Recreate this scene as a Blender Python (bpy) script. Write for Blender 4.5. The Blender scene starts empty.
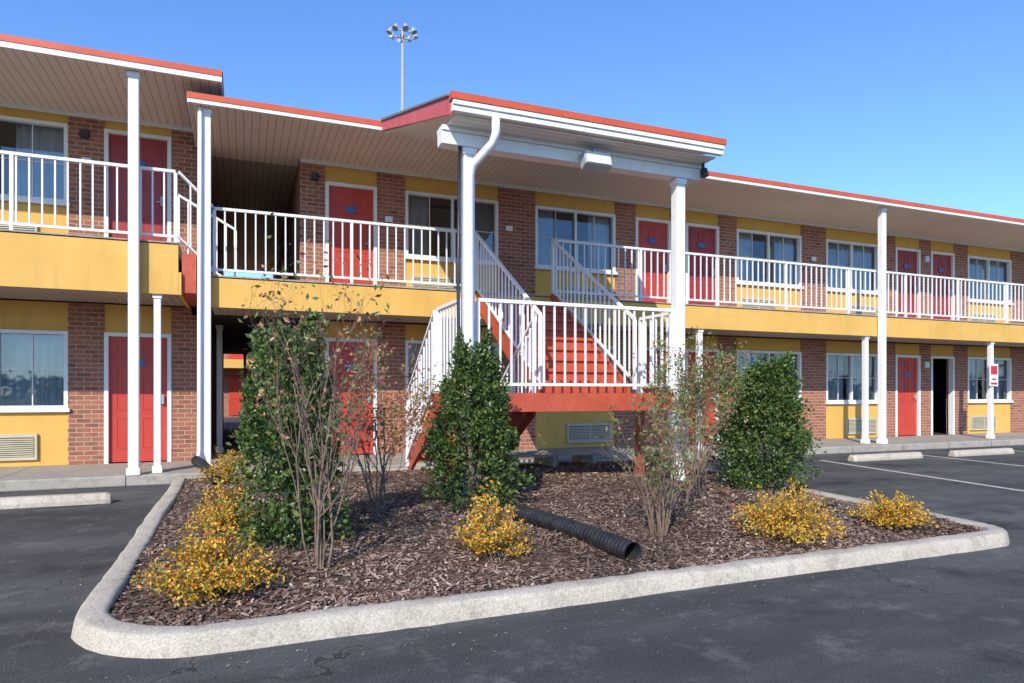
import bpy, math, random
import numpy as np
from mathutils import Vector, Matrix
random.seed(7); rng=np.random.default_rng(7)
scene=bpy.context.scene
col=scene.collection
# ------------------------------------------------------------------ materials
def base_mat(name, rough=0.6, spec=0.4):
    m=bpy.data.materials.new(name); m.use_nodes=True
    nt=m.node_tree; b=nt.nodes['Principled BSDF']
    b.inputs['Roughness'].default_value=rough
    b.inputs['Specular IOR Level'].default_value=spec
    return m,nt,b
def N(nt,t,**k):
    n=nt.nodes.new(t)
    for a,v in k.items(): setattr(n,a,v)
    return n
def pos(nt): return N(nt,'ShaderNodeNewGeometry').outputs['Position']
def math_(nt,op,a,b=None,c=None):
    n=N(nt,'ShaderNodeMath',operation=op)
    for i,v in enumerate((a,b,c)):
        if v is None: continue
        if isinstance(v,(int,float)): n.inputs[i].default_value=v
        else: nt.links.new(v,n.inputs[i])
    return n.outputs[0]
def noise(nt,vec,scale,detail=4,rough=0.55):
    n=N(nt,'ShaderNodeTexNoise'); n.inputs['Scale'].default_value=scale
    n.inputs['Detail'].default_value=detail; n.inputs['Roughness'].default_value=rough
    nt.links.new(vec,n.inputs['Vector']); return n.outputs['Fac']
def ramp(nt,fac,stops):
    r=N(nt,'ShaderNodeValToRGB'); e=r.color_ramp.elements
    while len(e)<len(stops): e.new(0.5)
    for i,(p,c) in enumerate(stops):
        e[i].position=p; e[i].color=(*c,1) if len(c)==3 else c
    nt.links.new(fac,r.inputs['Fac']); return r.outputs['Color']
def mix(nt,fac,a,b,mode='MIX'):
    n=N(nt,'ShaderNodeMix',data_type='RGBA',blend_type=mode)
    if isinstance(fac,(int,float)): n.inputs[0].default_value=fac
    else: nt.links.new(fac,n.inputs[0])
    for i,v in ((6,a),(7,b)):
        if isinstance(v,tuple): n.inputs[i].default_value=(*v,1)
        else: nt.links.new(v,n.inputs[i])
    return n.outputs[2]
def bump(nt,b,h,strength=0.3,dist=0.01):
    n=N(nt,'ShaderNodeBump'); n.inputs['Strength'].default_value=strength
    n.inputs['Distance'].default_value=dist
    nt.links.new(h,n.inputs['Height']); nt.links.new(n.outputs[0],b.inputs['Normal'])
def noisy(name,c1,c2,scale=3,rough=0.6,fine=60,bs=0.15,bd=0.004,spec=0.4,c3=None):
    m,nt,b=base_mat(name,rough,spec); p=pos(nt)
    f=noise(nt,p,scale,4,0.65)
    c=ramp(nt,f,[(0.35,c1),(0.65,c2)])
    if c3:
        g=noise(nt,p,scale*5,4,0.7)
        mk=ramp(nt,g,[(0.55,(0,0,0)),(0.75,(1,1,1))])
        c=mix(nt,mk,c,c3)
    nt.links.new(c,b.inputs['Base Color'])
    if bs>0.1: bump(nt,b,noise(nt,p,fine,2),bs,bd)
    return m
def stained(name,c1,c2,dirt,rough=0.8):
    m,nt,b=base_mat(name,rough,0.2); p=pos(nt)
    c=ramp(nt,noise(nt,p,1.2,4,0.65),[(0.35,c1),(0.65,c2)])
    mp=N(nt,'ShaderNodeMapping'); nt.links.new(p,mp.inputs[0]); mp.inputs['Scale'].default_value=(7,7,0.6)
    mk=ramp(nt,noise(nt,mp.outputs[0],1.0,5,0.7),[(0.52,(0,0,0)),(0.78,(0.65,0.65,0.65))])
    c=mix(nt,mk,c,dirt); nt.links.new(c,b.inputs['Base Color'])
    bump(nt,b,noise(nt,p,80,3),0.35,0.004); return m
M={}
M['yellow']=stained('yellow_stucco',(0.67,0.385,0.095),(0.74,0.44,0.12),(0.52,0.32,0.12))
M['white']=noisy('white_paint',(0.78,0.77,0.74),(0.83,0.825,0.80),2.5,0.45,40,0.06,0.003,0.4,(0.69,0.675,0.63))
M['redtrim']=noisy('red_trim_paint',(0.52,0.085,0.035),(0.60,0.105,0.045),2,0.5,40,0.05)
M['pink']=noisy('pinkish_red_paint',(0.62,0.13,0.12),(0.55,0.10,0.09),2,0.6,40,0.05)  # pinker, slightly lighter red than the trim, for the porch side fascia
M['stairred']=noisy('stair_red_paint',(0.45,0.075,0.035),(0.53,0.10,0.05),5,0.55,60,0.2,0.003,0.4,(0.30,0.06,0.04))
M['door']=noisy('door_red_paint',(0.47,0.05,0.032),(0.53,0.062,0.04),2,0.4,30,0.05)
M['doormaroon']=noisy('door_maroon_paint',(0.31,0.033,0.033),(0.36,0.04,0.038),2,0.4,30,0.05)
M['roof']=noisy('roof_sheet',(0.14,0.13,0.12),(0.2,0.19,0.18),2,0.8)
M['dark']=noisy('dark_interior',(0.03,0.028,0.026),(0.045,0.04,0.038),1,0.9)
M['blackplastic']=noisy('black_plastic',(0.012,0.012,0.013),(0.03,0.03,0.03),8,0.4,30,0.1,0.002,0.5,(0.06,0.055,0.05))
M['metal']=noisy('galvanised_metal',(0.35,0.36,0.37),(0.45,0.46,0.47),6,0.4)
M['beige']=noisy('ac_beige',(0.50,0.44,0.30),(0.56,0.50,0.36),5,0.6)
M['acdark']=noisy('ac_slots',(0.12,0.10,0.07),(0.16,0.13,0.09),5,0.7)
M['lampglass']=noisy('lamp_lens',(0.6,0.62,0.62),(0.7,0.72,0.72),20,0.15)
M['signwhite']=noisy('sign_white',(0.75,0.75,0.75),(0.8,0.8,0.8),5,0.4)
M['signred']=noisy('sign_red',(0.5,0.03,0.03),(0.55,0.04,0.04),5,0.4)
M['signblue']=noisy('plate_blue',(0.04,0.12,0.35),(0.06,0.16,0.4),5,0.4)
M['linepaint']=noisy('line_paint',(0.45,0.44,0.34),(0.62,0.59,0.46),6,0.8,80,0.3,0.003,0.2,(0.16,0.16,0.155))
M['bark']=noisy('bark',(0.13,0.09,0.065),(0.27,0.19,0.14),20,0.9,80,0.3,0.004,0.2)
M['grass']=noisy('dry_grass',(0.10,0.10,0.045),(0.16,0.14,0.07),0.4,0.95)
def curtain():
    m,nt,b=base_mat('curtain_cloth',0.9,0.1); p=pos(nt)
    c=ramp(nt,noise(nt,p,1.3,2),[(0.4,(0.50,0.51,0.50)),(0.6,(0.74,0.72,0.67))]); nt.links.new(c,b.inputs['Base Color']); return m
M['curtain']=curtain()
def brick():
    m,nt,b=base_mat('red_brick',0.85,0.2); p=pos(nt)
    s=N(nt,'ShaderNodeSeparateXYZ'); nt.links.new(p,s.inputs[0])
    u=math_(nt,'ADD',s.outputs[0],s.outputs[1])
    cb=N(nt,'ShaderNodeCombineXYZ'); nt.links.new(u,cb.inputs[0]); nt.links.new(s.outputs[2],cb.inputs[1])
    t=N(nt,'ShaderNodeTexBrick'); nt.links.new(cb.outputs[0],t.inputs['Vector'])
    t.inputs['Scale'].default_value=1; t.inputs['Brick Width'].default_value=0.205
    t.inputs['Row Height'].default_value=0.073; t.inputs['Mortar Size'].default_value=0.007
    t.inputs['Mortar Smooth'].default_value=0.2; t.inputs['Bias'].default_value=-0.15
    t.inputs['Color1'].default_value=(0.38,0.135,0.08,1); t.inputs['Color2'].default_value=(0.18,0.068,0.048,1)
    t.inputs['Mortar'].default_value=(0.46,0.38,0.30,1)
    c=mix(nt,ramp(nt,noise(nt,p,9,4),[(0.35,(0,0,0)),(0.7,(0.5,0.5,0.5))]),t.outputs['Color'],(0.42,0.20,0.12))
    nt.links.new(c,b.inputs['Base Color'])
    bump(nt,b,math_(nt,'SUBTRACT',1.0,t.outputs['Fac']),0.7,0.006); return m
M['brick']=brick()
def grooved(name,c1,c2,period,axis=0,line=(0.25,0.2,0.16),rough=0.5,w=0.10):
    m,nt,b=base_mat(name,rough,0.3); p=pos(nt)
    s=N(nt,'ShaderNodeSeparateXYZ'); nt.links.new(p,s.inputs[0])
    f=math_(nt,'FRACT',math_(nt,'DIVIDE',s.outputs[axis],period))
    l=math_(nt,'LESS_THAN',f,w)
    c=ramp(nt,noise(nt,p,1.2,5),[(0.35,c1),(0.65,c2)])
    c=mix(nt,l,c,line); nt.links.new(c,b.inputs['Base Color'])
    return m
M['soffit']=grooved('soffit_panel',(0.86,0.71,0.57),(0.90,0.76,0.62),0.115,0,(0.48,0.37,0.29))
M['soffitdark']=grooved('dark_deck_soffit',(0.40,0.33,0.27),(0.48,0.40,0.33),0.115,0,(0.16,0.13,0.11))  # darker version of the grooved soffit panel, for decks and breezeway ceiling
M['soffitwhite']=grooved('porch_soffit_panel',(0.84,0.79,0.71),(0.87,0.82,0.75),0.10,1,(0.45,0.44,0.40))
def concrete(name,c1,c2,joint=None):
    m,nt,b=base_mat(name,0.85,0.25); p=pos(nt)
    c=ramp(nt,noise(nt,p,1.5,6,0.7),[(0.3,c1),(0.7,c2)])
    st=ramp(nt,noise(nt,p,7,5,0.75),[(0.48,(0,0,0)),(0.72,(0.7,0.7,0.7))])
    c=mix(nt,st,c,tuple(x*0.55 for x in c1))
    sp=ramp(nt,noise(nt,p,90,2,0.6),[(0.40,(0.75,0.75,0.75)),(0.62,(1.05,1.05,1.05))])
    c=mix(nt,1.0,c,sp,'MULTIPLY')
    if joint:
        s=N(nt,'ShaderNodeSeparateXYZ'); nt.links.new(p,s.inputs[0])
        f=math_(nt,'FRACT',math_(nt,'DIVIDE',s.outputs[0],joint))
        c=mix(nt,math_(nt,'LESS_THAN',f,0.012),c,(0.12,0.11,0.10))
    nt.links.new(c,b.inputs['Base Color']); bump(nt,b,noise(nt,p,50,4,0.7),0.6,0.007); return m
M['walk']=concrete('walkway_concrete',(0.38,0.34,0.28),(0.48,0.435,0.37),1.5)
M['kerb']=concrete('kerb_concrete',(0.50,0.43,0.335),(0.62,0.545,0.44))
def asphalt():
    m,nt,b=base_mat('asphalt',0.85,0.25); p=pos(nt)
    mp=N(nt,'ShaderNodeMapping'); nt.links.new(p,mp.inputs[0]); mp.inputs['Scale'].default_value=(0.30,1.0,1)
    big=noise(nt,mp.outputs[0],0.7,6,0.68)
    c=ramp(nt,big,[(0.32,(0.046,0.045,0.044)),(0.47,(0.068,0.067,0.064)),(0.58,(0.100,0.098,0.093)),(0.70,(0.14,0.137,0.128))])
    sp=ramp(nt,noise(nt,p,120,2,0.6),[(0.35,(0.5,0.5,0.5)),(0.7,(1.65,1.65,1.65))])
    c=mix(nt,1.0,c,sp,'MULTIPLY')
    st=ramp(nt,noise(nt,p,2.6,6,0.8),[(0.53,(0,0,0)),(0.68,(0.75,0.75,0.75))])
    c=mix(nt,st,c,(0.165,0.158,0.142))
    dk=ramp(nt,noise(nt,p,0.8,5,0.6),[(0.34,(0.9,0.9,0.9)),(0.42,(0,0,0))])
    c=mix(nt,dk,c,(0.036,0.036,0.035))
    wv=N(nt,'ShaderNodeVectorMath',operation='ADD')
    nn=N(nt,'ShaderNodeTexNoise'); nn.inputs['Scale'].default_value=1.6; nn.inputs['Detail'].default_value=5
    nt.links.new(p,nn.inputs['Vector'])
    sc=N(nt,'ShaderNodeVectorMath',operation='SCALE'); sc.inputs['Scale'].default_value=0.9
    nt.links.new(nn.outputs['Color'],sc.inputs[0]); nt.links.new(p,wv.inputs[0]); nt.links.new(sc.outputs[0],wv.inputs[1])
    v=N(nt,'ShaderNodeTexVoronoi',feature='DISTANCE_TO_EDGE'); v.inputs['Scale'].default_value=0.5
    nt.links.new(wv.outputs[0],v.inputs['Vector'])
    ck=math_(nt,'LESS_THAN',v.outputs['Distance'],0.0026)
    msk=math_(nt,'GREATER_THAN',noise(nt,p,0.5,2),0.50)
    ck=math_(nt,'MULTIPLY',math_(nt,'MULTIPLY',ck,msk),0.7)
    c=mix(nt,ck,c,(0.02,0.02,0.02))
    nt.links.new(c,b.inputs['Base Color'])
    bump(nt,b,noise(nt,p,110,3,0.7),0.7,0.006); return m
M['asphalt']=asphalt()
def mulchm():
    m,nt,b=base_mat('mulch_soil',0.95,0.1); p=pos(nt)
    c=ramp(nt,noise(nt,p,35,5,0.8),[(0.35,(0.07,0.045,0.03)),(0.7,(0.26,0.18,0.13))])
    nt.links.new(c,b.inputs['Base Color']); bump(nt,b,noise(nt,p,45,4,0.8),1.0,0.03); return m
M['mulch']=mulchm()
def attrmat(name,rough=0.6,spec=0.3,trans=0.0):
    m,nt,b=base_mat(name,rough,spec)
    a=N(nt,'ShaderNodeAttribute'); a.attribute_name='Col'
    nt.links.new(a.outputs['Color'],b.inputs['Base Color'])
    if trans>0:
        tr=N(nt,'ShaderNodeBsdfTranslucent'); nt.links.new(a.outputs['Color'],tr.inputs['Color'])
        mx=N(nt,'ShaderNodeMixShader'); mx.inputs[0].default_value=trans
        nt.links.new(b.outputs[0],mx.inputs[1]); nt.links.new(tr.outputs[0],mx.inputs[2])
        nt.links.new(mx.outputs[0],nt.nodes['Material Output'].inputs['Surface'])
    return m
M['leaf']=attrmat('leaf',0.42,0.45,0.25)
M['chip']=attrmat('wood_chip',0.9,0.15)
def glass():
    m=bpy.data.materials.new('window_glass'); m.use_nodes=True; nt=m.node_tree; nt.nodes.clear()
    o=N(nt,'ShaderNodeOutputMaterial'); t=N(nt,'ShaderNodeBsdfTransparent'); t.inputs[0].default_value=(0.66,0.73,0.78,1)
    g=N(nt,'ShaderNodeBsdfGlossy'); g.inputs['Roughness'].default_value=0.02; g.inputs['Color'].default_value=(0.85,0.87,0.9,1)
    bn=N(nt,'ShaderNodeBump'); bn.inputs['Strength'].default_value=0.10; bn.inputs['Distance'].default_value=0.02
    nt.links.new(noise(nt,pos(nt),1.5,2),bn.inputs['Height']); nt.links.new(bn.outputs[0],g.inputs['Normal'])
    lw=N(nt,'ShaderNodeFresnel'); lw.inputs['IOR'].default_value=1.5
    f=math_(nt,'ADD',lw.outputs[0],0.09)
    mx=N(nt,'ShaderNodeMixShader'); nt.links.new(f,mx.inputs[0]); nt.links.new(t.outputs[0],mx.inputs[1]); nt.links.new(g.outputs[0],mx.inputs[2])
    nt.links.new(mx.outputs[0],o.inputs['Surface']); return m
M['glass']=glass()
# ------------------------------------------------------------------ helpers
def empty(name,loc=(0,0,0)):
    e=bpy.data.objects.new(name,None); e.location=loc; e.empty_display_size=0.3; col.objects.link(e); return e
def mesh_obj(name,V,F,mat,parent=None,smooth=False,cols=None,bevel=0):
    me=bpy.data.meshes.new(name); me.from_pydata([tuple(v) for v in V],[],F); me.materials.append(M[mat]); me.update()
    if smooth: me.polygons.foreach_set('use_smooth',[True]*len(me.polygons))
    if cols is not None:
        a=me.color_attributes.new('Col','FLOAT_COLOR','POINT')
        c=np.ones((len(V),4),dtype=np.float32); c[:,:3]=cols; a.data.foreach_set('color',c.ravel())
    o=bpy.data.objects.new(name,me); col.objects.link(o)
    if parent:
        o.parent=parent; o.matrix_parent_inverse=Matrix.Translation(parent.location).inverted()
    if bevel:
        b=o.modifiers.new('bevel','BEVEL'); b.width=bevel; b.segments=2; b.limit_method='ANGLE'
    return o
class MB:
    def __init__(s): s.V=[]; s.F=[]
    def hexa(s,p):
        n=len(s.V); s.V+=[tuple(q) for q in p]
        for f in ((0,3,2,1),(4,5,6,7),(0,1,5,4),(1,2,6,5),(2,3,7,6),(3,0,4,7)): s.F.append(tuple(n+i for i in f))
    def box(s,x0,x1,y0,y1,z0,z1):
        s.hexa([(x0,y0,z0),(x1,y0,z0),(x1,y1,z0),(x0,y1,z0),(x0,y0,z1),(x1,y0,z1),(x1,y1,z1),(x0,y1,z1)])
    def beam(s,a,b,w,h):
        a=Vector(a); b=Vector(b); d=(b-a); hd=Vector((d.x,d.y,0))
        side=Vector((-hd.y,hd.x,0)).normalized()*w/2 if hd.length>1e-6 else Vector((w/2,0,0))
        up=Vector((0,0,h/2))
        s.hexa([a-side-up,b-side-up,b+side-up,a+side-up,a-side+up,b-side+up,b+side+up,a+side+up])
    def tube(s,pts,radii,n=6,cap=True):
        pts=[Vector(p) for p in pts]; base=len(s.V); m=len(pts)
        for i,p in enumerate(pts):
            t=(pts[min(i+1,m-1)]-pts[max(i-1,0)]).normalized()
            u=Vector((0,1,0)).cross(t).normalized() if abs(t.z)>0.5 else Vector((0,0,1)).cross(t).normalized()
            w=t.cross(u)
            for k in range(n):
                a=2*math.pi*k/n; q=p+(u*math.cos(a)+w*math.sin(a))*radii[i]; s.V.append(tuple(q))
        for i in range(m-1):
            for k in range(n):
                k2=(k+1)%n; s.F.append((base+i*n+k,base+i*n+k2,base+(i+1)*n+k2,base+(i+1)*n+k))
        if cap:
            s.F.append(tuple(base+k for k in range(n))[::-1]); s.F.append(tuple(base+(m-1)*n+k for k in range(n)))
    def build(s,name,mat,parent=None,bevel=0,smooth=False):
        return mesh_obj(name,s.V,s.F,mat,parent,smooth,None,bevel) if s.V else None
# ------------------------------------------------------------------ ground
def sheet(name,x0,x1,y0,y1,z,mat):
    return mesh_obj(name,[(x0,y0,z),(x1,y0,z),(x1,y1,z),(x0,y1,z)],[(0,1,2,3)],mat)
sheet('ground',-900,900,-900,900,-0.004,'grass')
sheet('parking_lot',-60,70,-45,50,0.0,'asphalt')
pl=MB()
def line(a,b,w,z=0.004):
    a=Vector((*a,z)); b=Vector((*b,z)); d=(b-a).normalized(); s=Vector((-d.y,d.x,0))*w/2
    n=len(pl.V); pl.V+=[tuple(a-s),tuple(b-s),tuple(b+s),tuple(a+s)]; pl.F.append((n,n+1,n+2,n+3))
line((10.15,9.5),(9.35,5.1),0.10); line((12.95,9.6),(12.3,5.1),0.10); line((15.8,9.6),(15.3,5.1),0.10)
line((-4.0,9.6),(-4.2,5.0),0.1); line((18.7,9.6),(18.2,5.1),0.1)
pl.build('parking_lines','linepaint')
w=MB(); w.box(-13,26,10.4,12.3,0,0.15); w.build('walkway','walk',bevel=0.02)
w=MB(); w.box(-0.6,0.93,12.31,24,0,0.148); w.build('breezeway_pavement','walk')
def wheel_stop(cx,cy,L=1.85,rot=0):
    b=MB(); h=0.12; w0=0.09; w1=0.055
    prof=[(-w0,0),(-w0,0.05),(-w1,h),(w1,h),(w0,0.05),(w0,0)]
    xs=[(-L/2,0.8),(-L/2+0.05,1),(L/2-0.05,1),(L/2,0.8)]
    for x,s in xs:
        for (y,z) in prof: b.V.append((x,y*s,z*s))
    k=len(prof)
    for i in range(3):
        for j in range(k):
            j2=(j+1)%k; b.F.append((i*k+j,(i+1)*k+j,(i+1)*k+j2,i*k+j2))
    b.F.append(tuple(range(k))); b.F.append(tuple(3*k+j for j in range(k))[::-1])
    o=b.build('wheel_stop','kerb',bevel=0.008); o.location=(cx,cy,0.0); o.rotation_euler.z=rot
wheel_stop(-2.35,8.95); wheel_stop(11.45,9.15); wheel_stop(14.15,9.1); wheel_stop(17.0,9.1); wheel_stop(-5.6,8.95)
# ------------------------------------------------------------------ planting bed
def roundpoly(pts,rad,seg=10):
    out=[]; n=len(pts)
    for i in range(n):
        p=Vector(pts[i]); a=Vector(pts[i-1]); b=Vector(pts[(i+1)%n]); r=rad[i]
        da=(a-p).normalized(); db=(b-p).normalized()
        if r<=0.001: out.append(p); continue
        ang=da.angle(db); t=r/math.tan(ang/2); c=p+(da+db).normalized()*(r/math.sin(ang/2))
        s=p+da*t; e=p+db*t
        for k in range(seg+1):
            u=k/seg; q=(s*(1-u)+e*u)-c; out.append(c+q.normalized()*r)
    return out
corn=[(-0.85,3.56),(6.2,3.6),(6.95,10.38),(-0.9,10.38)]; rad=[0.70,0.4,0.01,0.01]
def subdiv(poly,step=0.12):
    out=[]
    for i in range(len(poly)):
        a=poly[i]; b=poly[(i+1)%len(poly)]; L=(b-a).length; k=max(1,int(L/step))
        for j in range(k): out.append(a+(b-a)*j/k)
    return out
outer=subdiv(roundpoly(corn,rad))
n=len(outer); V=[];F=[]
prof=[(0.0,0.0),(0.014,0.082),(0.024,0.097),(0.042,0.105),(0.14,0.105),(0.165,0.098),(0.18,0.02)]
for i,p in enumerate(outer):
    t=(outer[(i+1)%n]-outer[i-1]).normalized(); nrm=Vector((-t.y,t.x))
    jo=rng.normal(0,0.0025)+0.008*math.sin(i*0.21)
    for k,(d,z) in enumerate(prof):
        q=p+nrm*(d+jo+rng.normal(0,0.002)); V.append((q.x,q.y,z+((rng.normal(0,0.003)+0.004*math.sin(i*0.13)) if z>0.05 else 0)))
K=len(prof)
for i in range(n):
    j=(i+1)%n
    for k in range(K-1): F.append((i*K+k,j*K+k,j*K+k+1,i*K+k+1))
mesh_obj('kerb',V,F,'kerb',smooth=True)
def inside(x,y,m=0.17):
    return (x>-0.85+m) and (y>3.58+m) and (y<10.38-m*0.5) and (x<6.2+(y-3.6)*0.75/6.78-m) and not (x<-0.1+m*0 and y<4.3 and math.hypot(x+0.1,y-4.3)>0.75-m)
def mz(x,y):
    e=min(x+0.7,y-3.75,6.1+(y-3.6)*0.11-x,10.3-y); e=max(0,min(1,e/0.9))
    return 0.078+0.07*e*e*(3-2*e)+0.012*math.sin(x*3.1+y*1.7)+0.010*math.sin(x*1.3-y*4.1)
bed=empty('mulch_bed',(2.5,6.5,0.1))
inner=[]
for i,p in enumerate(outer):
    t=(outer[(i+1)%n]-outer[i-1]).normalized(); inner.append(p+Vector((-t.y,t.x))*0.17)
V=[];F=[]; rings=26; c=Vector((2.8,6.9))
for r in range(rings+1):
    u=1-r/rings
    for p in inner:
        q=c+(p-c)*max(u,0.001); V.append((q.x,q.y,mz(q.x,q.y)+rng.normal(0,0.006)))
for r in range(rings):
    for i in range(n):
        j=(i+1)%n; F.append((r*n+i,r*n+j,(r+1)*n+j,(r+1)*n+i))
mesh_obj('mulch_surface',V,F,'mulch',bed,smooth=True)
NC=75000; P=[]
while len(P)<NC:
    y=3.7+6.6*random.random()**1.6; x=-0.75+7.6*random.random()
    if inside(x,y,0.155): P.append((x,y,mz(x,y)))
P=np.array(P)
a=rng.uniform(0,2*np.pi,NC); tl=rng.normal(0,0.27,NC); L=rng.uniform(0.006,0.030,NC)*rng.choice([0.7,1.0,1.35],NC); W=rng.uniform(0.003,0.010,NC)
d=np.stack([np.cos(a)*np.cos(tl),np.sin(a)*np.cos(tl),np.sin(tl)],1); rl=rng.normal(0,0.4,NC)
s=np.stack([-np.sin(a)*np.cos(rl),np.cos(a)*np.cos(rl),np.sin(rl)],1)
P[:,2]+=rng.uniform(0.0,0.016,NC)
q=np.stack([P-d*L[:,None]-s*W[:,None],P+d*L[:,None]-s*W[:,None]*0.6,P+d*L[:,None]+s*W[:,None]*0.7,P-d*L[:,None]+s*W[:,None]],1).reshape(-1,3)
pal=np.array([(0.20,0.125,0.095),(0.27,0.175,0.135),(0.35,0.245,0.19),(0.45,0.335,0.265),(0.12,0.072,0.055),(0.56,0.44,0.36)])
big=0.85+0.25*np.sin(P[:,0]*1.9+np.sin(P[:,1]*2.3))*np.sin(P[:,1]*1.6+1)
ci=pal[rng.choice(6,NC,p=[.26,.28,.2,.1,.12,.04])]*rng.uniform(0.8,1.2,(NC,1))*big[:,None]
mesh_obj('wood_chips',q,[(4*i,4*i+1,4*i+2,4*i+3) for i in range(NC)],'chip',bed,cols=np.repeat(ci,4,0))
NL=700; xs=rng.uniform(-1.3,7.5,NL); ys=3.5-np.abs(rng.normal(0,0.28,NL)); 
k2=NL//4; ys[:k2]=rng.uniform(3.6,10,k2); xs[:k2]=-0.95-np.abs(rng.normal(0,0.2,k2))
a=rng.uniform(0,6.28,NL); L=rng.uniform(0.004,0.018,NL)[:,None]; W=rng.uniform(0.002,0.007,NL)[:,None]
P=np.stack([xs,ys,np.full(NL,0.006)],1); d=np.stack([np.cos(a),np.sin(a),0.15*np.ones(NL)],1); s=np.stack([-np.sin(a),np.cos(a),np.zeros(NL)],1)
q=np.stack([P-s*W,P+d*L,P+s*W,P-d*L*0.4],1).reshape(-1,3)
ci=pal[rng.choice(6,NL)]*0.9
mesh_obj('leaf_litter',q,[(4*i,4*i+1,4*i+2,4*i+3) for i in range(NL)],'chip',None,cols=np.repeat(ci,4,0))
# ------------------------------------------------------------------ motel building
B=empty('motel_building',(5,12.3,0))
WY=12.3
brick_=MB(); yel=MB(); white=MB(); glass_=MB(); curt=MB(); dark=MB(); ac=MB(); acs=MB(); doorR=MB(); doorM=MB(); plate=MB(); knob=MB(); fl=MB()
def window(x0,x1,z0,z1,grid=True):
    f=0.055
    white.box(x0,x1,WY-0.03,WY+0.09,z0-0.0,z0+f); white.box(x0,x1,WY-0.03,WY+0.09,z1-f,z1)
    white.box(x0,x0+f,WY-0.03,WY+0.09,z0+f,z1-f); white.box(x1-f,x1,WY-0.03,WY+0.09,z0+f,z1-f)
    white.box(x0-0.03,x1+0.03,WY-0.07,WY-0.031,z0-0.045,z0+0.01)
    xm=(x0+x1)/2; white.box(xm-0.022,xm+0.022,WY+0.0,WY+0.06,z0+f,z1-f)
    zm=(z0+z1)/2
    for a,b in ((x0+f,xm-0.022),(xm+0.022,x1-f)):
        white.box(a,b,WY+0.035,WY+0.055,zm-0.006,zm+0.006)
        xx=a+(b-a)/2
        for za,zb in ((z0+f,zm-0.006),(zm+0.006,z1-f)): white.box(xx-0.006,xx+0.006,WY+0.036,WY+0.052,za,zb)
    nn=len(glass_.V); y=WY+0.058
    glass_.V+=[(x0+f,y,z0+f),(x1-f,y,z0+f),(x1-f,y,z1-f),(x0+f,y,z1-f)]; glass_.F.append((nn,nn+1,nn+2,nn+3))
    op=random.choice([0.0,0.08,0.2,0.3,0.45])
    segs=[(x0,x0+(x1-x0)*(1-op)/2),(x1-(x1-x0)*(1-op)/2,x1)]
    for a,b in segs:
        m=int((b-a)/0.02); nn=len(curt.V)
        for i in range(m+1):
            x=a+(b-a)*i/m; yy=WY+0.22+0.035*math.sin(x*50+math.sin(x*7)*2)
            curt.V+=[(x,yy,z0-0.1),(x,yy,z1)]
        for i in range(m): curt.F.append((nn+2*i,nn+2*i+2,nn+2*i+3,nn+2*i+1))
def ac_unit(x0,x1,z0):
    z1=z0+0.40; ac.box(x0,x1,WY-0.05,WY+0.02,z0,z1)
    acs.box(x0+0.04,x1-0.04,WY-0.054,WY-0.04,z0+0.05,z1-0.05)
    k=9
    for i in range(k):
        z=z0+0.055+i*(0.29/k); ac.box(x0+0.04,x1-0.04,WY-0.064,WY-0.053,z,z+0.017)
    ac.box((x0+x1)/2-0.012,(x0+x1)/2+0.012,WY-0.066,WY-0.052,z0+0.05,z1-0.05)
def door(x0,x1,z0,z1,mb,opened=False):
    f=0.06
    white.box(x0,x0+f,WY-0.035,WY+0.1,z0,z1); white.box(x1-f,x1,WY-0.035,WY+0.1,z0,z1); white.box(x0+f,x1-f,WY-0.035,WY+0.1,z1-f,z1)
    a,b=x0+f,x1-f
    if opened:
        mb.box(a,a+0.045,WY+0.12,WY+0.12+(b-a),z0+0.01,z1-f); return
    mb.box(a,b,WY+0.03,WY+0.075,z0+0.015,z1-f)
    wd=(b-a); pw=wd*0.32
    for cx in (a+wd*0.28,a+wd*0.72):
        for (p,q) in ((0.12,0.36),(0.42,0.78),(0.83,0.96)):
            h=z1-f-z0; zz0=z0+h*p; zz1=z0+h*q
            mb.box(cx-pw/2,cx+pw/2,WY+0.022,WY+0.0305,zz0,zz0+0.018); mb.box(cx-pw/2,cx+pw/2,WY+0.022,WY+0.0305,zz1-0.018,zz1)
            mb.box(cx-pw/2,cx-pw/2+0.018,WY+0.022,WY+0.0305,zz0+0.018,zz1-0.018); mb.box(cx+pw/2-0.018,cx+pw/2,WY+0.022,WY+0.0305,zz0+0.018,zz1-0.018)
    plate.box((a+b)/2-0.09,(a+b)/2+0.09,WY+0.012,WY+0.0215,z0+1.56,z0+1.66)
    knob.box(b-0.10,b-0.05,WY-0.03,WY+0.03,z0+0.95,z0+1.10)
    knob.box(b-0.16,b-0.07,WY-0.035,WY-0.015,z0+1.0,z0+1.02)
def run(segs,z0,ztop,zwin0,zhead,mb,wing,floor):
    for i,(k,x0,x1) in enumerate(segs):
        if k=='p': brick_.box(x0,x1,WY-0.02,WY+0.2,z0,ztop)
        elif k=='d':
            yel.box(x0,x1,WY,WY+0.2,zhead,ztop)
            op=(floor==0 and abs(x0-17.03)<0.01)
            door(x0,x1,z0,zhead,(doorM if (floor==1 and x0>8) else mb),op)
        elif k=='w':
            yel.box(x0,x1,WY,WY+0.2,zhead,ztop); yel.box(x0,x1,WY,WY+0.2,z0,zwin0)
            window(x0,x1,zwin0,zhead)
            nd=min([s for s in segs if s[0]=='d'],key=lambda s:abs((s[1]+s[2])/2-(x0+x1)/2))
            if (nd[1]>x1): a=x1-1.15
            else: a=x0+0.10
            if wing: a=x1-1.45
            ac_unit(a,a+1.05,z0+0.10)
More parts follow.
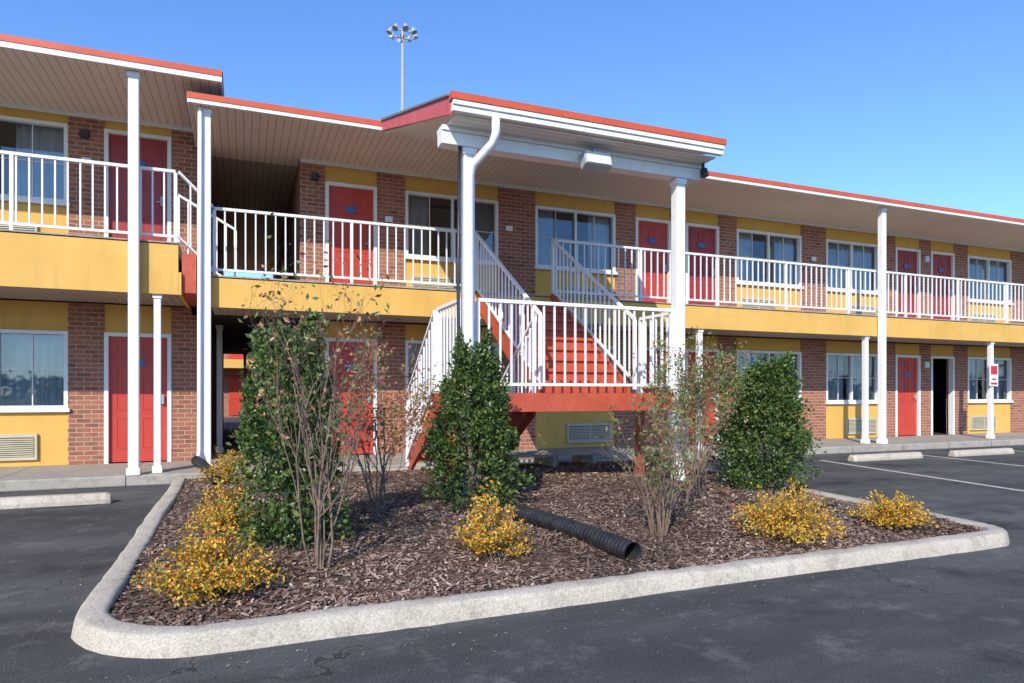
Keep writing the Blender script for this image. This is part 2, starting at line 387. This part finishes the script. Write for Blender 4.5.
main=[('p',0.93,1.36),('d',1.36,2.28),('p',2.28,2.81),('w',2.81,4.67),('p',4.67,5.47),('w',5.47,7.33),('p',7.33,7.83),
('d',7.83,8.73),('p',8.73,9.13),('d',9.13,10.04),('p',10.04,10.55),('w',10.55,12.5),('p',12.5,13.3),('w',13.3,15.1),('p',15.1,15.7),
('d',15.7,16.62),('p',16.62,17.03),('d',17.03,17.95),('p',17.95,18.5),('w',18.5,20.35),('p',20.35,21.1),('w',21.1,22.9),('p',22.9,23.5),('d',23.5,24.4),('p',24.4,25.0)]
left=[('p',-12.6,-12.1),('w',-12.1,-10.3),('p',-10.3,-9.75),('d',-9.75,-8.85),('p',-8.85,-8.45),('d',-8.45,-7.55),('p',-7.55,-7.05),('w',-7.05,-5.2),('p',-5.2,-4.4),
('w',-4.4,-2.55),('p',-2.55,-2.06),('d',-2.06,-1.1),('p',-1.1,-0.6)]
run(main,0.15,2.57,1.05,2.27,doorR,False,0)
run(main,3.0,5.42,3.83,5.07,doorR,False,1)
run(left,0.15,2.70,1.03,2.25,doorR,True,0)
run(left,3.40,5.70,4.25,5.50,doorM,True,1)
brick_.box(0.93,1.13,12.51,23.9,0.15,2.57); brick_.box(0.93,1.13,12.51,23.9,3.0,5.42)
brick_.box(-0.8,-0.6,12.51,23.9,0.15,2.70); brick_.box(-0.8,-0.6,12.51,23.9,3.0,5.70)
brick_.box(24.8,25.0,12.51,23.9,0.15,5.42); brick_.box(-12.6,-12.4,12.51,23.9,0.15,5.70)
yel.box(1.14,25,23.91,24.1,0.0,5.42); yel.box(-12.6,-0.81,23.91,24.1,0,5.70)
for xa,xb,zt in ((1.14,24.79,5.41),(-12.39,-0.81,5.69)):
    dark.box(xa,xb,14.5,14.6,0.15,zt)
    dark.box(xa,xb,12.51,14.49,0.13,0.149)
zlist=MB()
zlist.box(-0.45,25,10.80,12.27,2.60,2.995)
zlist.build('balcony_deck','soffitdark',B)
fa=MB(); fa.box(-0.45,25.02,10.76,10.797,2.55,2.985); fa.box(-12.62,-0.86,10.56,10.597,2.68,3.385)
fa.box(-0.857,-0.82,10.56,12.2,2.68,3.0)
fa.build('balcony_fascia','yellow',B)
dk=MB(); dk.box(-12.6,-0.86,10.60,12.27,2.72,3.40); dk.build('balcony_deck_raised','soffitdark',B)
dk=MB(); dk.box(-0.46,25.02,10.74,12.27,2.998,3.02); dk.box(-12.62,-0.86,10.54,12.27,3.402,3.42); dk.build('deck_edge','walk',B)
fl.box(-0.8,25,12.28,24,2.575,2.99); fl.box(-12.6,-0.81,12.52,24,2.705,3.39); fl.build('floor_structure','dark',B)
st=MB(); st.box(-0.818,-0.63,10.62,12.25,2.72,3.28); st.box(-0.627,-0.465,10.64,12.25,2.72,3.15); st.build('level_change_steps','stairred',B)
def roof(x0,x1,y0,zs,zt,nm,side=True):
    a=MB(); a.box(x0+0.03,x1-0.03,y0+0.04,12.75,zs,zs+0.03); a.build(nm+'_soffit','soffit',B)
    a=MB(); a.box(x0+0.03,x1-0.03,y0+0.04,24.4,zs+0.032,zt-0.02); a.build(nm+'_sheet','roof',B)
    a=MB(); a.box(x0,x1,y0-0.01,y0+0.035,zt-0.085,zt); a.box(x0-0.01,x0+0.027,y0+0.037,24.4,zt-0.085,zt+0.002); a.box(x1-0.027,x1+0.01,y0+0.037,24.4,zt-0.085,zt+0.002); a.build(nm+'_red_edge','redtrim',B)
    a=MB(); a.box(x0+0.005,x1-0.005,y0,y0+0.033,zs-0.01,zt-0.087); a.box(x0,x0+0.025,y0+0.035,24.4,zs-0.01,zt-0.087); a.box(x1-0.025,x1,y0+0.035,24.4,zs-0.01,zt-0.087); a.build(nm+'_fascia','white',B)
roof(-0.74,25.3,10.45,5.42,5.55,'main_roof'); roof(-12.9,-0.28,10.28,5.70,5.85,'raised_roof')
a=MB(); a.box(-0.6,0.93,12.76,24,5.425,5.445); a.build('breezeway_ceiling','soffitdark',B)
for x0,x1,z in ((0.93,25,5.42),(-12.6,-0.6,5.70)): white.box(x0,x1,WY-0.05,WY-0.021,z-0.07,z)
px0,px1=2.05,5.52; yF,yB=6.75,10.43
a=MB(); a.hexa([(px0,yF,4.33),(px1,yF,4.33),(px1,yB,5.40),(px0,yB,5.40),(px0,yF,4.42),(px1,yF,4.42),(px1,yB,5.54),(px0,yB,5.54)]); a.build('porch_roof','roof',B)
a=MB(); a.hexa([(px0+0.02,yF+0.02,4.29),(px1-0.02,yF+0.02,4.29),(px1-0.02,yB,5.36),(px0+0.02,yB,5.36),(px0+0.02,yF+0.02,4.325),(px1-0.02,yF+0.02,4.325),(px1-0.02,yB,5.395),(px0+0.02,yB,5.395)]); a.build('porch_soffit','soffitwhite',B)
a=MB()
a.box(px0-0.04,px1+0.04,yF-0.10,yF-0.005,4.355,4.43)
a.hexa([(px1+0.003,yF,4.28),(px1+0.035,yF,4.28),(px1+0.035,yB,5.42),(px1+0.003,yB,5.42),(px1+0.003,yF,4.43),(px1+0.035,yF,4.43),(px1+0.035,yB,5.57),(px1+0.003,yB,5.57)])
a.build('porch_red_edge','redtrim',B)
a=MB(); a.hexa([(px0-0.035,yF,4.22),(px0-0.003,yF,4.22),(px0-0.003,yB,5.40),(px0-0.035,yB,5.40),(px0-0.035,yF,4.41),(px0-0.003,yF,4.41),(px0-0.003,yB,5.54),(px0-0.035,yB,5.54)]); a.build('porch_side_fascia','pink',B)
a=MB(); a.hexa([(px0-0.055,yF,4.412),(px0-0.0,yF,4.425),(px0-0.0,yB,5.545),(px0-0.055,yB,5.545),(px0-0.055,yF,4.435),(px0-0.0,yF,4.435),(px0-0.0,yB,5.58),(px0-0.055,yB,5.58)]); a.build('porch_side_cap','roof',B)
a=MB()
a.box(px0-0.02,px1+0.02,yF-0.070,yF-0.005,4.24,4.30); a.box(px0-0.02,px1+0.02,yF-0.09,yF-0.005,4.302,4.353)
a.box(px0-0.03,px1-0.03,7.06,7.24,4.03,4.17)
a.box(px0-0.03,px1-0.03,7.04,7.26,4.172,4.23)
a.build('porch_beams','white',B,bevel=0.006)
a=MB(); a.box(px0+0.03,px1-0.03,6.77,7.038,4.222,4.238); a.build('porch_eave_soffit','soffitwhite',B)
a=MB()
def post(x,y,z0,z1,w=0.14):
    a.box(x-w/2,x+w/2,y-w/2,y+w/2,z0,z1); a.box(x-w/2-0.02,x+w/2+0.02,y-w/2-0.02,y+w/2+0.02,z0-0.001,z0+0.10); a.box(x-w/2-0.015,x+w/2+0.015,y-w/2-0.015,y+w/2+0.015,z1-0.08,z1-0.003)
for x in (-1.40,-5.4,-9.4): post(x,10.47,0.15,5.70,0.13)
post(-1.13,10.66,0.15,2.70,0.09)
for x in (-0.5,13.22,22.0): post(x,10.67,0.15,5.42,0.125)
for x in (12.93,17.2,8.4,21.7): post(x,10.86,0.15,2.57,0.10)
post(-0.42,13.8,0.15,2.57,0.1); post(0.05,23.6,0.148,2.57,0.09); post(0.5,23.6,0.148,2.57,0.09)
post(2.35,7.15,0.10,4.03,0.13); post(5.2,7.15,0.10,4.03,0.13)
a.build('posts','white',B,bevel=0.008)
rl=MB()
def rail(p0,p1,h=1.03,gap=0.145,low=0.10,postsp=1.8,mb=None,endposts=True):
    mb=mb or rl
    p0=Vector(p0); p1=Vector(p1); d=p1-p0; L=Vector((d.x,d.y)).length
    mb.beam(p0+Vector((0,0,h-0.02)),p1+Vector((0,0,h-0.02)),0.05,0.04)
    mb.beam(p0+Vector((0,0,low)),p1+Vector((0,0,low)),0.035,0.035)
    k=max(1,int(round(L/gap)))
    for i in range(1,k):
        q=p0+d*(i/k); mb.box(q.x-0.0105,q.x+0.0105,q.y-0.0105,q.y+0.0105,q.z+low+0.016,q.z+h-0.038)
    m=max(1,int(round(L/postsp)))
    for i in range(0,m+1):
        if not endposts and i in (0,m): continue
        q=p0+d*(i/m); mb.box(q.x-0.022,q.x+0.022,q.y-0.022,q.y+0.022,q.z,q.z+h-0.039)
rail((-12.55,10.64,3.42),(-0.9,10.64,3.42),1.05)
rail((-0.86,10.66,3.42),(-0.42,10.84,3.02),1.05,endposts=False)
rail((-0.95,11.7,3.42),(-0.12,11.7,2.95),1.0)
rail((-0.40,10.85,3.02),(3.62,10.85,3.02)); rail((5.24,10.85,3.02),(24.95,10.85,3.02))
rl.build('balcony_railings','white',B)
brick_.build('brick_piers','brick',B); yel.build('stucco_walls','yellow',B); white.build('window_and_door_frames','white',B)
glass_.build('window_panes','glass',B); curt.build('curtains','curtain',B,smooth=True); dark.build('room_interiors','dark',B)
ac.build('air_conditioner_grilles','beige',B); acs.build('air_conditioner_slots','acdark',B)
doorR.build('red_doors','door',B); doorM.build('maroon_doors','doormaroon',B); plate.build('room_number_plates','signblue',B); knob.build('door_locks','metal',B)
a=MB()
for x,z in ((8.93,4.75),(16.83,4.75),(8.93,1.95),(16.83,1.95)): a.box(x-0.07,x+0.07,WY-0.09,WY-0.021,z,z+0.16)
a.build('wall_lights','lampglass',B,bevel=0.015)
a=MB()
for x,z in ((2.5,4.45),(4.9,4.5),(-2.3,4.9),(12.9,4.5)): a.box(x-0.07,x+0.07,WY-0.034,WY-0.021,z,z+0.10)
a.build('notice_plates','signwhite',B)
a=MB()
for x,z in ((-2.32,5.3),(1.18,5.05)):
    a.box(x-0.06,x+0.06,WY-0.12,WY-0.021,z,z+0.12)
a.build('bulkhead_lights','blackplastic',B,bevel=0.01)
a=MB(); r=0.047
a.tube([(2.52,6.70,4.26),(2.52,6.70,4.08),(2.50,6.74,3.98),(2.36,6.97,3.81),(2.33,7.02,3.68),(2.33,7.02,2.0),(2.33,7.02,0.35),(2.33,6.95,0.22)],[r]*8,10)
a.build('downspout','white',B,smooth=True)
a=MB(); a.tube([(2.24,7.10,4.05),(2.22,7.10,2.6),(2.235,7.10,1.0),(2.23,7.10,0.12)],[0.02]*4,8); a.build('black_conduit','blackplastic',B,smooth=True)
a=MB(); a.tube([(-0.58,10.57,5.38),(-0.585,10.57,3.0),(-0.59,10.57,0.45),(-0.60,10.45,0.3)],[0.03]*4,8); a.build('corner_downspout','white',B,smooth=True)
a=MB(); a.hexa([(3.70,6.86,3.97),(4.06,6.86,3.97),(4.06,6.98,3.91),(3.70,6.98,3.91),(3.70,6.90,4.13),(4.06,6.90,4.13),(4.06,7.04,4.10),(3.70,7.04,4.10)]); a.box(3.85,3.91,6.95,7.055,4.08,4.19)
a.build('floodlight_housing','metal',B,bevel=0.01)
a=MB(); a.hexa([(3.72,6.852,3.98),(4.04,6.852,3.98),(4.04,6.858,3.98),(3.72,6.858,3.98),(3.72,6.888,4.12),(4.04,6.888,4.12),(4.04,6.896,4.12),(3.72,6.896,4.12)]); a.build('floodlight_lens','lampglass',B)
a=MB(); a.tube([(5.46,6.98,4.22),(5.46,6.98,4.16),(5.46,6.97,4.14),(5.46,6.95,4.05)],[0.02,0.02,0.045,0.055],10); a.build('security_light','blackplastic',B)
# rear building seen through the breezeway
RB=empty('rear_motel_wing',(0,38,0))
a=MB(); a.box(-16,20,38,46,0,5.4); a.build('walls','brick',RB)
a=MB()
for i in range(9):
    x=-15+i*4
    a.box(x,x+1.9,37.95,37.99,0.1,2.4); a.box(x,x+1.9,37.95,37.99,3.0,5.2)
a.build('stucco_panels','yellow',RB)
a=MB()
for i in range(9):
    x=-12.7+i*4
    a.box(x,x+0.9,37.94,37.99,0.1,2.2); a.box(x,x+0.9,37.94,37.99,3.0,5.05)
a.build('doors','door',RB)
a=MB(); a.box(-16,20,36.4,37.93,2.55,2.98); a.build('balcony','yellow',RB)
a=MB(); a.box(-16.5,20.5,36,46.5,5.41,5.6); a.build('roof','redtrim',RB)
a=MB()
for i in range(9): a.box(-15.5+i*4,-15.38+i*4,36.45,36.57,0,2.549); a.box(-15.5+i*4,-15.38+i*4,36.45,36.57,2.981,5.409)
a.build('posts','white',RB)
# ------------------------------------------------------------------ staircase
S=empty('exterior_staircase',(3.7,8,0))
red=MB(); PZ=1.28
red.box(2.28,5.28,7.22,8.15,PZ-0.05,PZ-0.003)
red.box(2.24,5.32,7.18,7.218,PZ-0.22,PZ); red.box(2.24,2.278,7.22,8.17,PZ-0.22,PZ); red.box(5.282,5.32,7.22,8.17,PZ-0.22,PZ); red.box(2.28,5.28,8.152,8.19,PZ-0.22,PZ-0.001)
nr=10; rise=(3.0-PZ)/nr; run_=(10.74-8.19)/nr
for i in range(nr-1):
    y=8.19+run_*i; z=PZ+rise*(i+1)
    red.box(3.76,5.08,y-0.02,y+run_+0.01,z-0.045,z)
    red.box(3.77,5.07,y+0.022,y+0.034,z-rise+0.002,z-0.047)
for x in (3.70,5.085):
    red.hexa([(x,8.19,PZ-0.22),(x+0.05,8.19,PZ-0.22),(x+0.05,10.735,2.72),(x,10.735,2.72),(x,8.19,PZ+0.10),(x+0.05,8.19,PZ+0.10),(x+0.05,10.735,3.05),(x,10.735,3.05)])
nl=6; rise2=(PZ-0.15)/(nl+0); run2=0.28
for i in range(nl-1):
    y=8.19+run2*i; z=PZ-rise2*(i+1)
    red.box(2.33,3.60,y-0.01,y+run2+0.02,z-0.045,z)
    red.box(2.34,3.59,y+0.0,y+0.012,z+0.001,z+rise2-0.05)
yb=8.19+run2*(nl-1)+0.12
for x in (2.275,3.605):
    red.hexa([(x,8.192,PZ-0.30),(x+0.05,8.192,PZ-0.30),(x+0.05,yb,0.10),(x,yb,0.10),(x,8.192,PZ),(x+0.05,8.192,PZ),(x+0.05,yb+0.12,0.22),(x,yb+0.12,0.22)])
red.build('steps_and_stringers','stairred',S)
sr=MB()
rail((2.47,7.16,PZ),(5.10,7.16,PZ),1.08,0.135,mb=sr)
rail((2.29,7.25,PZ),(2.29,8.15,PZ),1.08,0.135,mb=sr,postsp=0.9)
rail((5.28,7.25,PZ),(5.28,8.15,PZ),1.08,0.135,mb=sr,postsp=0.9)
rail((3.68,8.10,PZ+0.05),(3.68,10.78,3.02),1.02,0.14,mb=sr)
rail((5.15,8.10,PZ+0.05),(5.15,10.78,3.02),1.02,0.14,mb=sr)
rail((2.25,8.17,PZ),(2.25,yb,0.2),1.05,0.14,mb=sr,postsp=0.9)
rail((3.62,8.17,PZ),(3.62,yb,0.2),1.02,0.14,mb=sr,postsp=0.9)
sr.build('stair_railings','white',S)
sp=MB()
for x,y in ((2.42,8.05),(5.2,8.05)): sp.box(x-0.05,x+0.05,y-0.05,y+0.05,0.05,PZ-0.225)
sp.build('support_posts','stairred',S)
PA=empty('timber_pallet',(4.2,9.6,0.15)); a=MB()
for i in range(5): a.box(3.75,5.25,9.30+i*0.16,9.40+i*0.16,0.30,0.325)
for x in (3.78,4.45,5.14): a.box(x,x+0.08,9.30,10.04,0.13,0.298)
a.build('boards','walk',PA)
# ------------------------------------------------------------------ small things
G=empty('no_parking_sign',(17.2,10.78,1.5))
a=MB(); a.box(17.04,17.36,10.775,10.785,1.45,2.0); a.build('sign_plate','signwhite',G)
a=MB(); a.box(17.08,17.32,10.77,10.774,1.74,1.95); a.box(17.08,17.32,10.77,10.774,1.49,1.54); a.box(17.12,17.28,10.77,10.774,1.60,1.64); a.build('sign_print','signred',G)
LM=empty('floodlight_mast',(11.1,49.4,0)); a=MB()
a.tube([(11.1,49.4,0),(11.1,49.4,15),(11.1,49.4,28.6)],[0.24,0.17,0.10],10)
for zz,ww in ((28.5,0.95),(27.9,0.6)):
    a.box(11.1-ww,11.1+ww,49.35,49.45,zz,zz+0.08); a.box(11.05,11.15,49.4-ww,49.4+ww,zz,zz+0.08)
a.build('pole','metal',LM)
a=MB()
for k in range(8):
    an=k*math.pi/4; x=11.1+0.9*math.cos(an); y=49.4+0.9*math.sin(an); z=28.4
    a.tube([(x,y,z+0.15),(x,y,z),(x+0.12*math.cos(an),y+0.12*math.sin(an),z-0.25)],[0.08,0.14,0.24],8)
a.build('lamp_heads','metal',LM)
def corr(name,p0,p1,r=0.075):
    p0=Vector(p0);p1=Vector(p1); L=(p1-p0).length; k=int(L/0.010); a=MB()
    pts=[];rr=[]
    for i in range(k+1):
        u=i/k; p=p0.lerp(p1,u); p.z+=0.012*math.sin(u*3.0); p.x+=0.03*math.sin(u*2.5); pts.append(p); rr.append(r*(0.93+0.07*math.cos(i*math.pi/2)))
    a.tube(pts,rr,20,cap=False)
    a.tube([pts[-1],pts[-3],pts[-12],pts[-30]],[r*0.99,r*0.86,r*0.85,r*0.84],20,cap=False)
    a.tube([pts[0],pts[3]],[r*0.99,r*0.2],20,cap=False)
    return a.build(name,'blackplastic',smooth=True)
corr('drain_pipe',(2.24,5.40,0.230),(2.50,3.98,0.165))
corr('drain_pipe',(-0.62,10.45,0.32),(-0.30,8.95,0.16),0.07)
# ------------------------------------------------------------------ vegetation
def leafmesh(name,C,size,pal,pr,parent,up=0.3,aspect=0.5,out=None):
    C=np.array(C); n=len(C)
    d=rng.normal(0,1,(n,3)); 
    if out is not None: d+=out*0.8
    d[:,2]+=up; d/=np.linalg.norm(d,axis=1)[:,None]
    e=rng.normal(0,1,(n,3)); s=np.cross(d,e); s/=np.linalg.norm(s,axis=1)[:,None]
    nn=np.cross(d,s)
    L=(size*rng.uniform(0.65,1.25,n))[:,None]
    v0=C; v1=C+d*L*0.5+s*L*aspect*0.5+nn*L*0.08; v2=C+d*L; v3=C+d*L*0.5-s*L*aspect*0.5+nn*L*0.08
    V=np.stack([v0,v1,v2,v3],1).reshape(-1,3)
    pal=np.array(pal); ccol=pal[rng.choice(len(pal),n,p=pr)]*rng.uniform(0.75,1.25,(n,1))
    return mesh_obj(name,V,[(4*i,4*i+1,4*i+2,4*i+3) for i in range(n)],'leaf',parent,cols=np.repeat(ccol,4,0))
GREEN=[(0.065,0.115,0.027),(0.10,0.16,0.037),(0.035,0.07,0.018),(0.19,0.24,0.065)]; GP=[.36,.32,.17,.15]
def holly(x,y,w,h,n=8000,seed=1,z0=0.12,tp=0.8,bare_=0.0):
    E=empty('holly_bush',(x,y,z0)); r=random.Random(seed); C=[];O=[]
    clumps=[]
    for i in range(300):
        u=bare_+(1-bare_)*r.random()**1.0; an=r.uniform(0,6.283)
        prof=min(1.0,0.74+u*1.6)*(1-u**1.7*tp)
        lump=1+0.17*math.sin(an*3+seed+u*5)+0.13*math.sin(an*5-u*9+seed*2)
        R=w/2*prof*lump*0.98*(r.random()**0.33)
        clumps.append((R*math.cos(an),R*math.sin(an),0.05+u*h*0.95,r.uniform(0.04,0.075)))
    for i in range(46):
        an=r.uniform(0,6.283); u=r.uniform(0.3,1); R=w*0.46*(1.05-u*tp)
        for k in range(3): clumps.append((R*math.cos(an)*(1+0.09*k),R*math.sin(an)*(1+0.09*k),u*h*(1+0.05*k),0.028))
    for i in range(n):
        c=clumps[r.randrange(len(clumps))]
        p=(c[0]+r.gauss(0,c[3]*0.8),c[1]+r.gauss(0,c[3]*0.8),max(0.02,c[2]+r.gauss(0,c[3]*0.9)))
        C.append((x+p[0],y+p[1],z0+p[2])); o=np.array([p[0],p[1],0.15]); O.append(o/np.linalg.norm(o))
    leafmesh('leaves',C,0.05,GREEN,GP,E,0.3,0.55,np.array(O))
    a=MB()
    for i in range(7):
        an=r.uniform(0,6.283); t=w*0.22; a.tube([(x,y,z0-0.05),(x+t*0.4*math.cos(an),y+t*0.4*math.sin(an),z0+h*0.3),(x+t*math.cos(an),y+t*math.sin(an),z0+h*0.8)],[0.018,0.013,0.005],6)
    a.build('stems','bark',E)
holly(2.16,6.35,0.98,1.58,15000,3,tp=0.74)
holly(5.68,6.05,1.0,1.52,15000,5,tp=0.72)
holly(0.33,5.35,0.80,1.60,12000,9,tp=0.55)
holly(6.6,7.6,0.9,1.4,6000,12)
YEL=[(0.74,0.45,0.04),(0.68,0.36,0.035),(0.36,0.32,0.055),(0.70,0.22,0.04),(0.14,0.18,0.04)]; YP=[.38,.24,.16,.13,.09]
def yellow(x,y,w,h,n=60,seed=1,z0=0.10):
    E=empty('yellow_shrub',(x,y,z0)); r=random.Random(seed); a=MB(); C=[]
    for i in range(n):
        an=r.uniform(0,6.283); R=w/2*math.sqrt(r.random())*1.08; top=h*(1-0.65*(R/(w/2))**2)*r.uniform(0.7,1.18)
        p0=Vector((x+r.gauss(0,0.03),y+r.gauss(0,0.03),z0)); p2=Vector((x+R*math.cos(an),y+R*math.sin(an),z0+top)); p1=p0.lerp(p2,0.5)+Vector((0,0,top*0.25))
        pts=[]
        for k in range(6):
            u=k/5; pts.append(p0*(1-u)**2+p1*2*u*(1-u)+p2*u*u)
        a.tube(pts,[0.004,0.004,0.003,0.003,0.002,0.0015],4)
        m=r.randint(34,58)
        for j in range(m):
            u=r.uniform(0.3,1.0); q=p0*(1-u)**2+p1*2*u*(1-u)+p2*u*u
            C.append((q.x+r.gauss(0,0.02),q.y+r.gauss(0,0.02),max(z0+0.01,q.z+r.gauss(0,0.018))))
    leafmesh('leaves',C,0.028,YEL,YP,E,0.4,0.55); a.build('stems','bark',E)
yellow(1.60,4.33,0.52,0.50,65,2); yellow(-0.16,4.22,0.85,0.38,95,3); yellow(-0.14,6.1,0.62,0.40,70,4); yellow(-0.15,9.2,0.75,0.48,60,5)
yellow(4.02,4.12,0.84,0.44,95,6); yellow(5.28,4.18,0.72,0.28,75,7); yellow(6.3,9.0,0.7,0.4,50,8)
def bare(name,x,y,w,h,seed,leafn,pal,pr,z0=0.12,lean=(0,0),ls=0.045,lz=0.3,stems=9):
    E=empty(name,(x,y,z0)); r=random.Random(seed); a=MB(); tips=[]
    def br(p,d,L,rad,lv):
        pts=[p];rr=[rad]; q=p
        k=5
        for i in range(k):
            d=(d+Vector((r.gauss(0,0.10),r.gauss(0,0.10),r.gauss(0.03,0.05))))
            if abs(q.x-x)>w*0.5: d.x-=0.35*(1 if q.x>x else -1)
            if abs(q.y-y)>w*0.5: d.y-=0.35*(1 if q.y>y else -1)
            d.normalize(); q=q+d*L/k; pts.append(q); rr.append(rad*(1-0.5*(i+1)/k))
            if lv>=1: tips.append(q.copy())
        a.tube(pts,rr,5)
        if lv<3:
            for i in range(r.randint(2,4)):
                j=r.randint(2,5); nd=(d+Vector((r.gauss(0,0.42),r.gauss(0,0.42),r.uniform(-0.05,0.3)))).normalized()
                br(pts[j],nd,L*r.uniform(0.45,0.72),rr[j]*0.62,lv+1)
    for i in range(stems):
        an=r.uniform(0,6.283); sp=r.uniform(0.15,1)*w/2/(h)
        d=Vector((math.cos(an)*sp+lean[0],math.sin(an)*sp+lean[1],1)).normalized()
        br(Vector((x+0.05*math.cos(an),y+0.05*math.sin(an),z0-0.03)),d,h*r.uniform(0.42,0.6),r.uniform(0.006,0.012),0)
    a.build('branches','bark',E)
    zt=[t for t in tips if t.z>z0+lz*h]
    C=[]
    for i in range(leafn):
        t=zt[r.randrange(len(zt))]; C.append((t.x+r.gauss(0,0.03),t.y+r.gauss(0,0.03),t.z+r.gauss(0,0.03)))
    leafmesh('leaves',C,ls,pal,pr,E,0.2,0.5)
RP=[(0.14,0.19,0.05),(0.36,0.13,0.06),(0.45,0.21,0.12),(0.22,0.25,0.08)]
bare('crape_myrtle',0.46,4.45,0.72,2.15,11,600,RP,[.4,.2,.2,.2],stems=9)
bare('crape_myrtle',1.15,6.1,1.0,1.75,14,1900,RP,[.12,.42,.36,.1],stems=9,lz=0.15)
bare('crape_myrtle',3.12,4.55,0.8,1.25,17,700,RP,[.6,.06,.09,.25],stems=14,lz=0.1)
bare('crape_myrtle',4.9,6.3,1.15,1.85,21,4200,RP,[.55,.08,.12,.25],stems=10,lz=0.1)
bare('crape_myrtle',4.1,5.6,0.8,1.2,25,600,RP,[.35,.2,.25,.2],stems=9,lz=0.1)
C=[]
for i in range(500):
    an=random.uniform(0,6.283); R=random.uniform(115,150); x=R*math.cos(an)+5; y=R*math.sin(an)
    hh=random.uniform(3,6)
    for k in range(50):
        C.append((x+random.gauss(0,3.0),y+random.gauss(0,3.0),abs(random.gauss(hh*0.45,hh*0.25))))
leafmesh('distant_tree_line',C,1.4,[(0.05,0.07,0.025),(0.09,0.08,0.035),(0.12,0.085,0.04)],[.5,.3,.2],None,0.2,0.9)
# ------------------------------------------------------------------ light
EL=math.radians(33); AZ=math.radians(36)
Sd=Vector((-math.sin(AZ)*math.cos(EL),-math.cos(AZ)*math.cos(EL),math.sin(EL)))
l=bpy.data.lights.new('sun','SUN'); l.energy=5.0; l.angle=math.radians(0.5); l.color=(1.0,0.94,0.83)
lo=bpy.data.objects.new('sun',l); lo.rotation_euler=Sd.to_track_quat('Z','Y').to_euler(); lo.location=(-20,-25,30); col.objects.link(lo)
wd=bpy.data.worlds.new('World'); scene.world=wd; wd.use_nodes=True; nt=wd.node_tree
bg=nt.nodes['Background']; sk=nt.nodes.new('ShaderNodeTexSky'); sk.sky_type='NISHITA'; sk.sun_disc=False
sk.sun_elevation=EL; sk.sun_rotation=math.atan2(Sd.x,Sd.y); sk.air_density=1.0; sk.dust_density=0.2; sk.ozone_density=3.5; sk.altitude=200
tint=mix(nt,1.0,sk.outputs[0],(1.08,1.38,1.80),'MULTIPLY')
nt.links.new(tint,bg.inputs[0]); bg.inputs[1].default_value=0.15
scene.view_settings.view_transform='Standard'; scene.view_settings.look='None'; scene.view_settings.exposure=0
# ------------------------------------------------------------------ camera
cd=bpy.data.cameras.new('camera'); cd.sensor_width=36; cd.lens=665/1024*36; cd.shift_y=51.5/1024; cd.clip_end=3000; cd.clip_start=0.05
co=bpy.data.objects.new('camera',cd); co.location=(0,0,1.28); co.rotation_euler=(math.radians(90),0,math.radians(-22)); col.objects.link(co)
scene.camera=co
